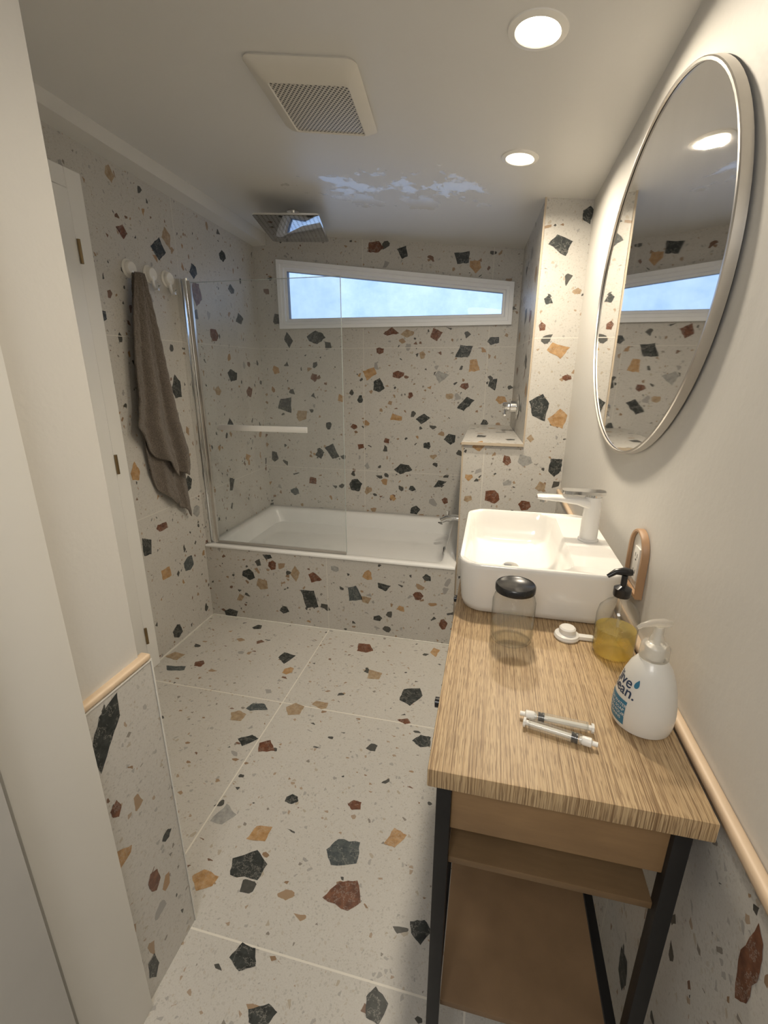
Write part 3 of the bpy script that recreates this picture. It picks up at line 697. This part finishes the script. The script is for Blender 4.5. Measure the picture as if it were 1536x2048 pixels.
for zz in (oz+.050,oz+.090):
    bm=bmesh.new()
    addbox(bm,.3585,.3595,oy-.008,oy-.006,zz-.005,zz+.005); addbox(bm,.3585,.3595,oy+.006,oy+.008,zz-.005,zz+.005); addbox(bm,.3585,.3595,oy-.003,oy+.003,zz-.013,zz-.009)
    addbox(bm,.3592,.3596,oy-.0075,oy+.0075,zz-.0006,zz+.0006)
    sl.append(mkobj('socket_slots',bm,mSlot))
thing('wall_outlet',(.369,oy,oz),[af,apn,rc]+sl,'white wall outlet inside an arched wooden surround','outlet')

# ------------------------------------------------------------------ hooks and towel
for y in (2.06,2.20,2.33):
    z=2.005; x=XL+.0005
    c1=lathe('suction_disc',[(0,.024),(.027,.024),(.032,.019),(.034,.008),(.042,.002),(.042,0)],(x,y,z),mWhitePl,axis=(1,0,0),n=32)
    c2=tube('hook_arm',[(x+.016,y,z-.01),(x+.018,y,z-.052),(x+.026,y,z-.072),(x+.042,y,z-.070),(x+.050,y,z-.050)],[.010,.009,.008,.008,.008],mSatin,10)
    thing('wall_hook',(x,y,z),[c1,c2],'round white plastic suction hook on the terrazzo wall' if y>2.1 else 'round white suction hook holding the taupe towel','hook','round hooks on the tiled wall')

def interp(tab,t):
    for (a,b),(c,d) in zip(tab[:-1],tab[1:]):
        if (a<=t<=c) or (a>=t>=c):
            return b+(d-b)*(t-a)/(c-a) if c!=a else b
    return tab[-1][1] if abs(t-tab[-1][0])<abs(t-tab[0][0]) else tab[0][1]
def cloth(name,TL,TR,TB,off,ph,nf,ampk):
    bm=bmesh.new(); nu,nv=80,100; g=[]
    for j in range(nv+1):
        row=[]
        for i in range(nu+1):
            u=i/nu; zb=interp(TB,u); z=1.985+(zb-1.985)*j/nv
            l=interp(TL,z); r=interp(TR,z); y=l+(r-l)*u
            dn=(1.985-z)/1.27
            amp=(.005+.026*min(1,dn*1.7))*ampk
            s1=math.sin(u*math.pi*nf+z*1.2+ph); s1=math.copysign(abs(s1)**.55,s1)
            s2=math.sin(u*math.pi*nf*1.9-z*2.0+ph*2)
            fold=s1*.7+s2*.25+math.sin(u*3.0+z*5+ph)*.2
            x=XL+off+amp*fold+.010*math.sin(u*math.pi)+.0012*math.sin(z*90+u*40)
            row.append(bm.verts.new((x,y,z)))
        g.append(row)
    for j in range(nv):
        for i in range(nu): bm.faces.new((g[j][i],g[j][i+1],g[j+1][i+1],g[j+1][i]))
    o=mkobj(name,bm,mTowel,True)
    md=o.modifiers.new('s','SOLIDIFY'); md.thickness=.008; md.offset=0
    return o
TL=[(1.99,2.04),(1.83,1.995),(1.60,1.95),(1.41,1.93),(1.29,1.895),(1.15,1.925),(1.07,1.965),(.93,2.0),(.86,2.06),(.70,2.13)]
TR=[(1.99,2.09),(1.86,2.125),(1.67,2.165),(1.42,2.205),(1.12,2.265),(1.01,2.25),(.90,2.235),(.74,2.235),(.70,2.235)]
TB=[(0,1.28),(.10,1.22),(.22,1.12),(.35,1.09),(.5,1.00),(.62,1.03),(.8,.99),(1,1.04)]
tf=cloth('towel_front',TL,TR,TB,.055,.6,4.6,.95)
TL2=[(1.99,2.05),(1.6,1.99),(1.29,1.96),(1.07,1.98),(.93,1.99),(.86,2.03),(.70,2.10)]
TR2=[(1.99,2.08),(1.6,2.14),(1.3,2.18),(1.12,2.23),(1.01,2.235),(.90,2.235),(.74,2.24),(.70,2.24)]
TB2=[(0,1.05),(.12,.94),(.25,.90),(.4,.84),(.52,.86),(.65,.80),(.8,.79),(1,.73)]
tb=cloth('towel_back',TL2,TR2,TB2,.026,2.2,3.6,.6)
tw=thing('towel',(XL+.04,2.07,1.96),[tf,tb],'taupe terry towel hanging from a round white hook','towel')

# ------------------------------------------------------------------ world and lights
w=bpy.data.worlds.new('sky'); scene.world=w; w.use_nodes=True; nt=w.node_tree
bg=nt.nodes['Background']; tc=N(nt,'ShaderNodeTexCoord')
n=noise(nt,tc.outputs['Generated'],9,8,.75)
c=mixc(nt,ramp(nt,n.outputs[0],[(.35,(0,0,0)),(.7,(1,1,1))]),(.36,.54,.92),(.56,.74,1.0))
L(nt,c,bg.inputs[0]); bg.inputs[1].default_value=1.45
def area(name,loc,rot,sx,sy,e,col):
    la=bpy.data.lights.new(name,'AREA'); la.shape='RECTANGLE'; la.size=sx; la.size_y=sy; la.energy=e; la.color=col
    o=bpy.data.objects.new(name,la); o.location=loc; o.rotation_euler=rot; COL.objects.link(o)
    o['label']='added fill light behind the viewpoint, not a visible fixture'; o['category']='fill light'; return o
area('hall_fill',(-.15,-.75,2.28),(math.radians(25),0,0),.6,.6,13,(1,.975,.94))  # unseen fill light added behind the viewpoint to brighten the room

# ------------------------------------------------------------------ camera
f,th,ps,ro=916.5,.2997,.2282,.0023
h=Vector((-math.sin(ps),math.cos(ps),0)); r=Vector((math.cos(ps),math.sin(ps),0)); z=Vector((0,0,1))
F=h*math.cos(th)-z*math.sin(th); U=h*math.sin(th)+z*math.cos(th)
R2=r*math.cos(ro)+U*math.sin(ro); U2=U*math.cos(ro)-r*math.sin(ro)
cam=bpy.data.cameras.new('camera'); cam.sensor_fit='VERTICAL'; cam.sensor_height=36; cam.lens=f/2048*36; cam.clip_start=.02
co=bpy.data.objects.new('camera',cam); COL.objects.link(co)
M=Matrix((( R2.x,U2.x,-F.x,0),(R2.y,U2.y,-F.y,0),(R2.z,U2.z,-F.z,1.55),(0,0,0,1)))
co.matrix_world=M
scene.camera=co
scene.view_settings.view_transform='Standard'
scene.view_settings.look='None'
scene.view_settings.exposure=.08
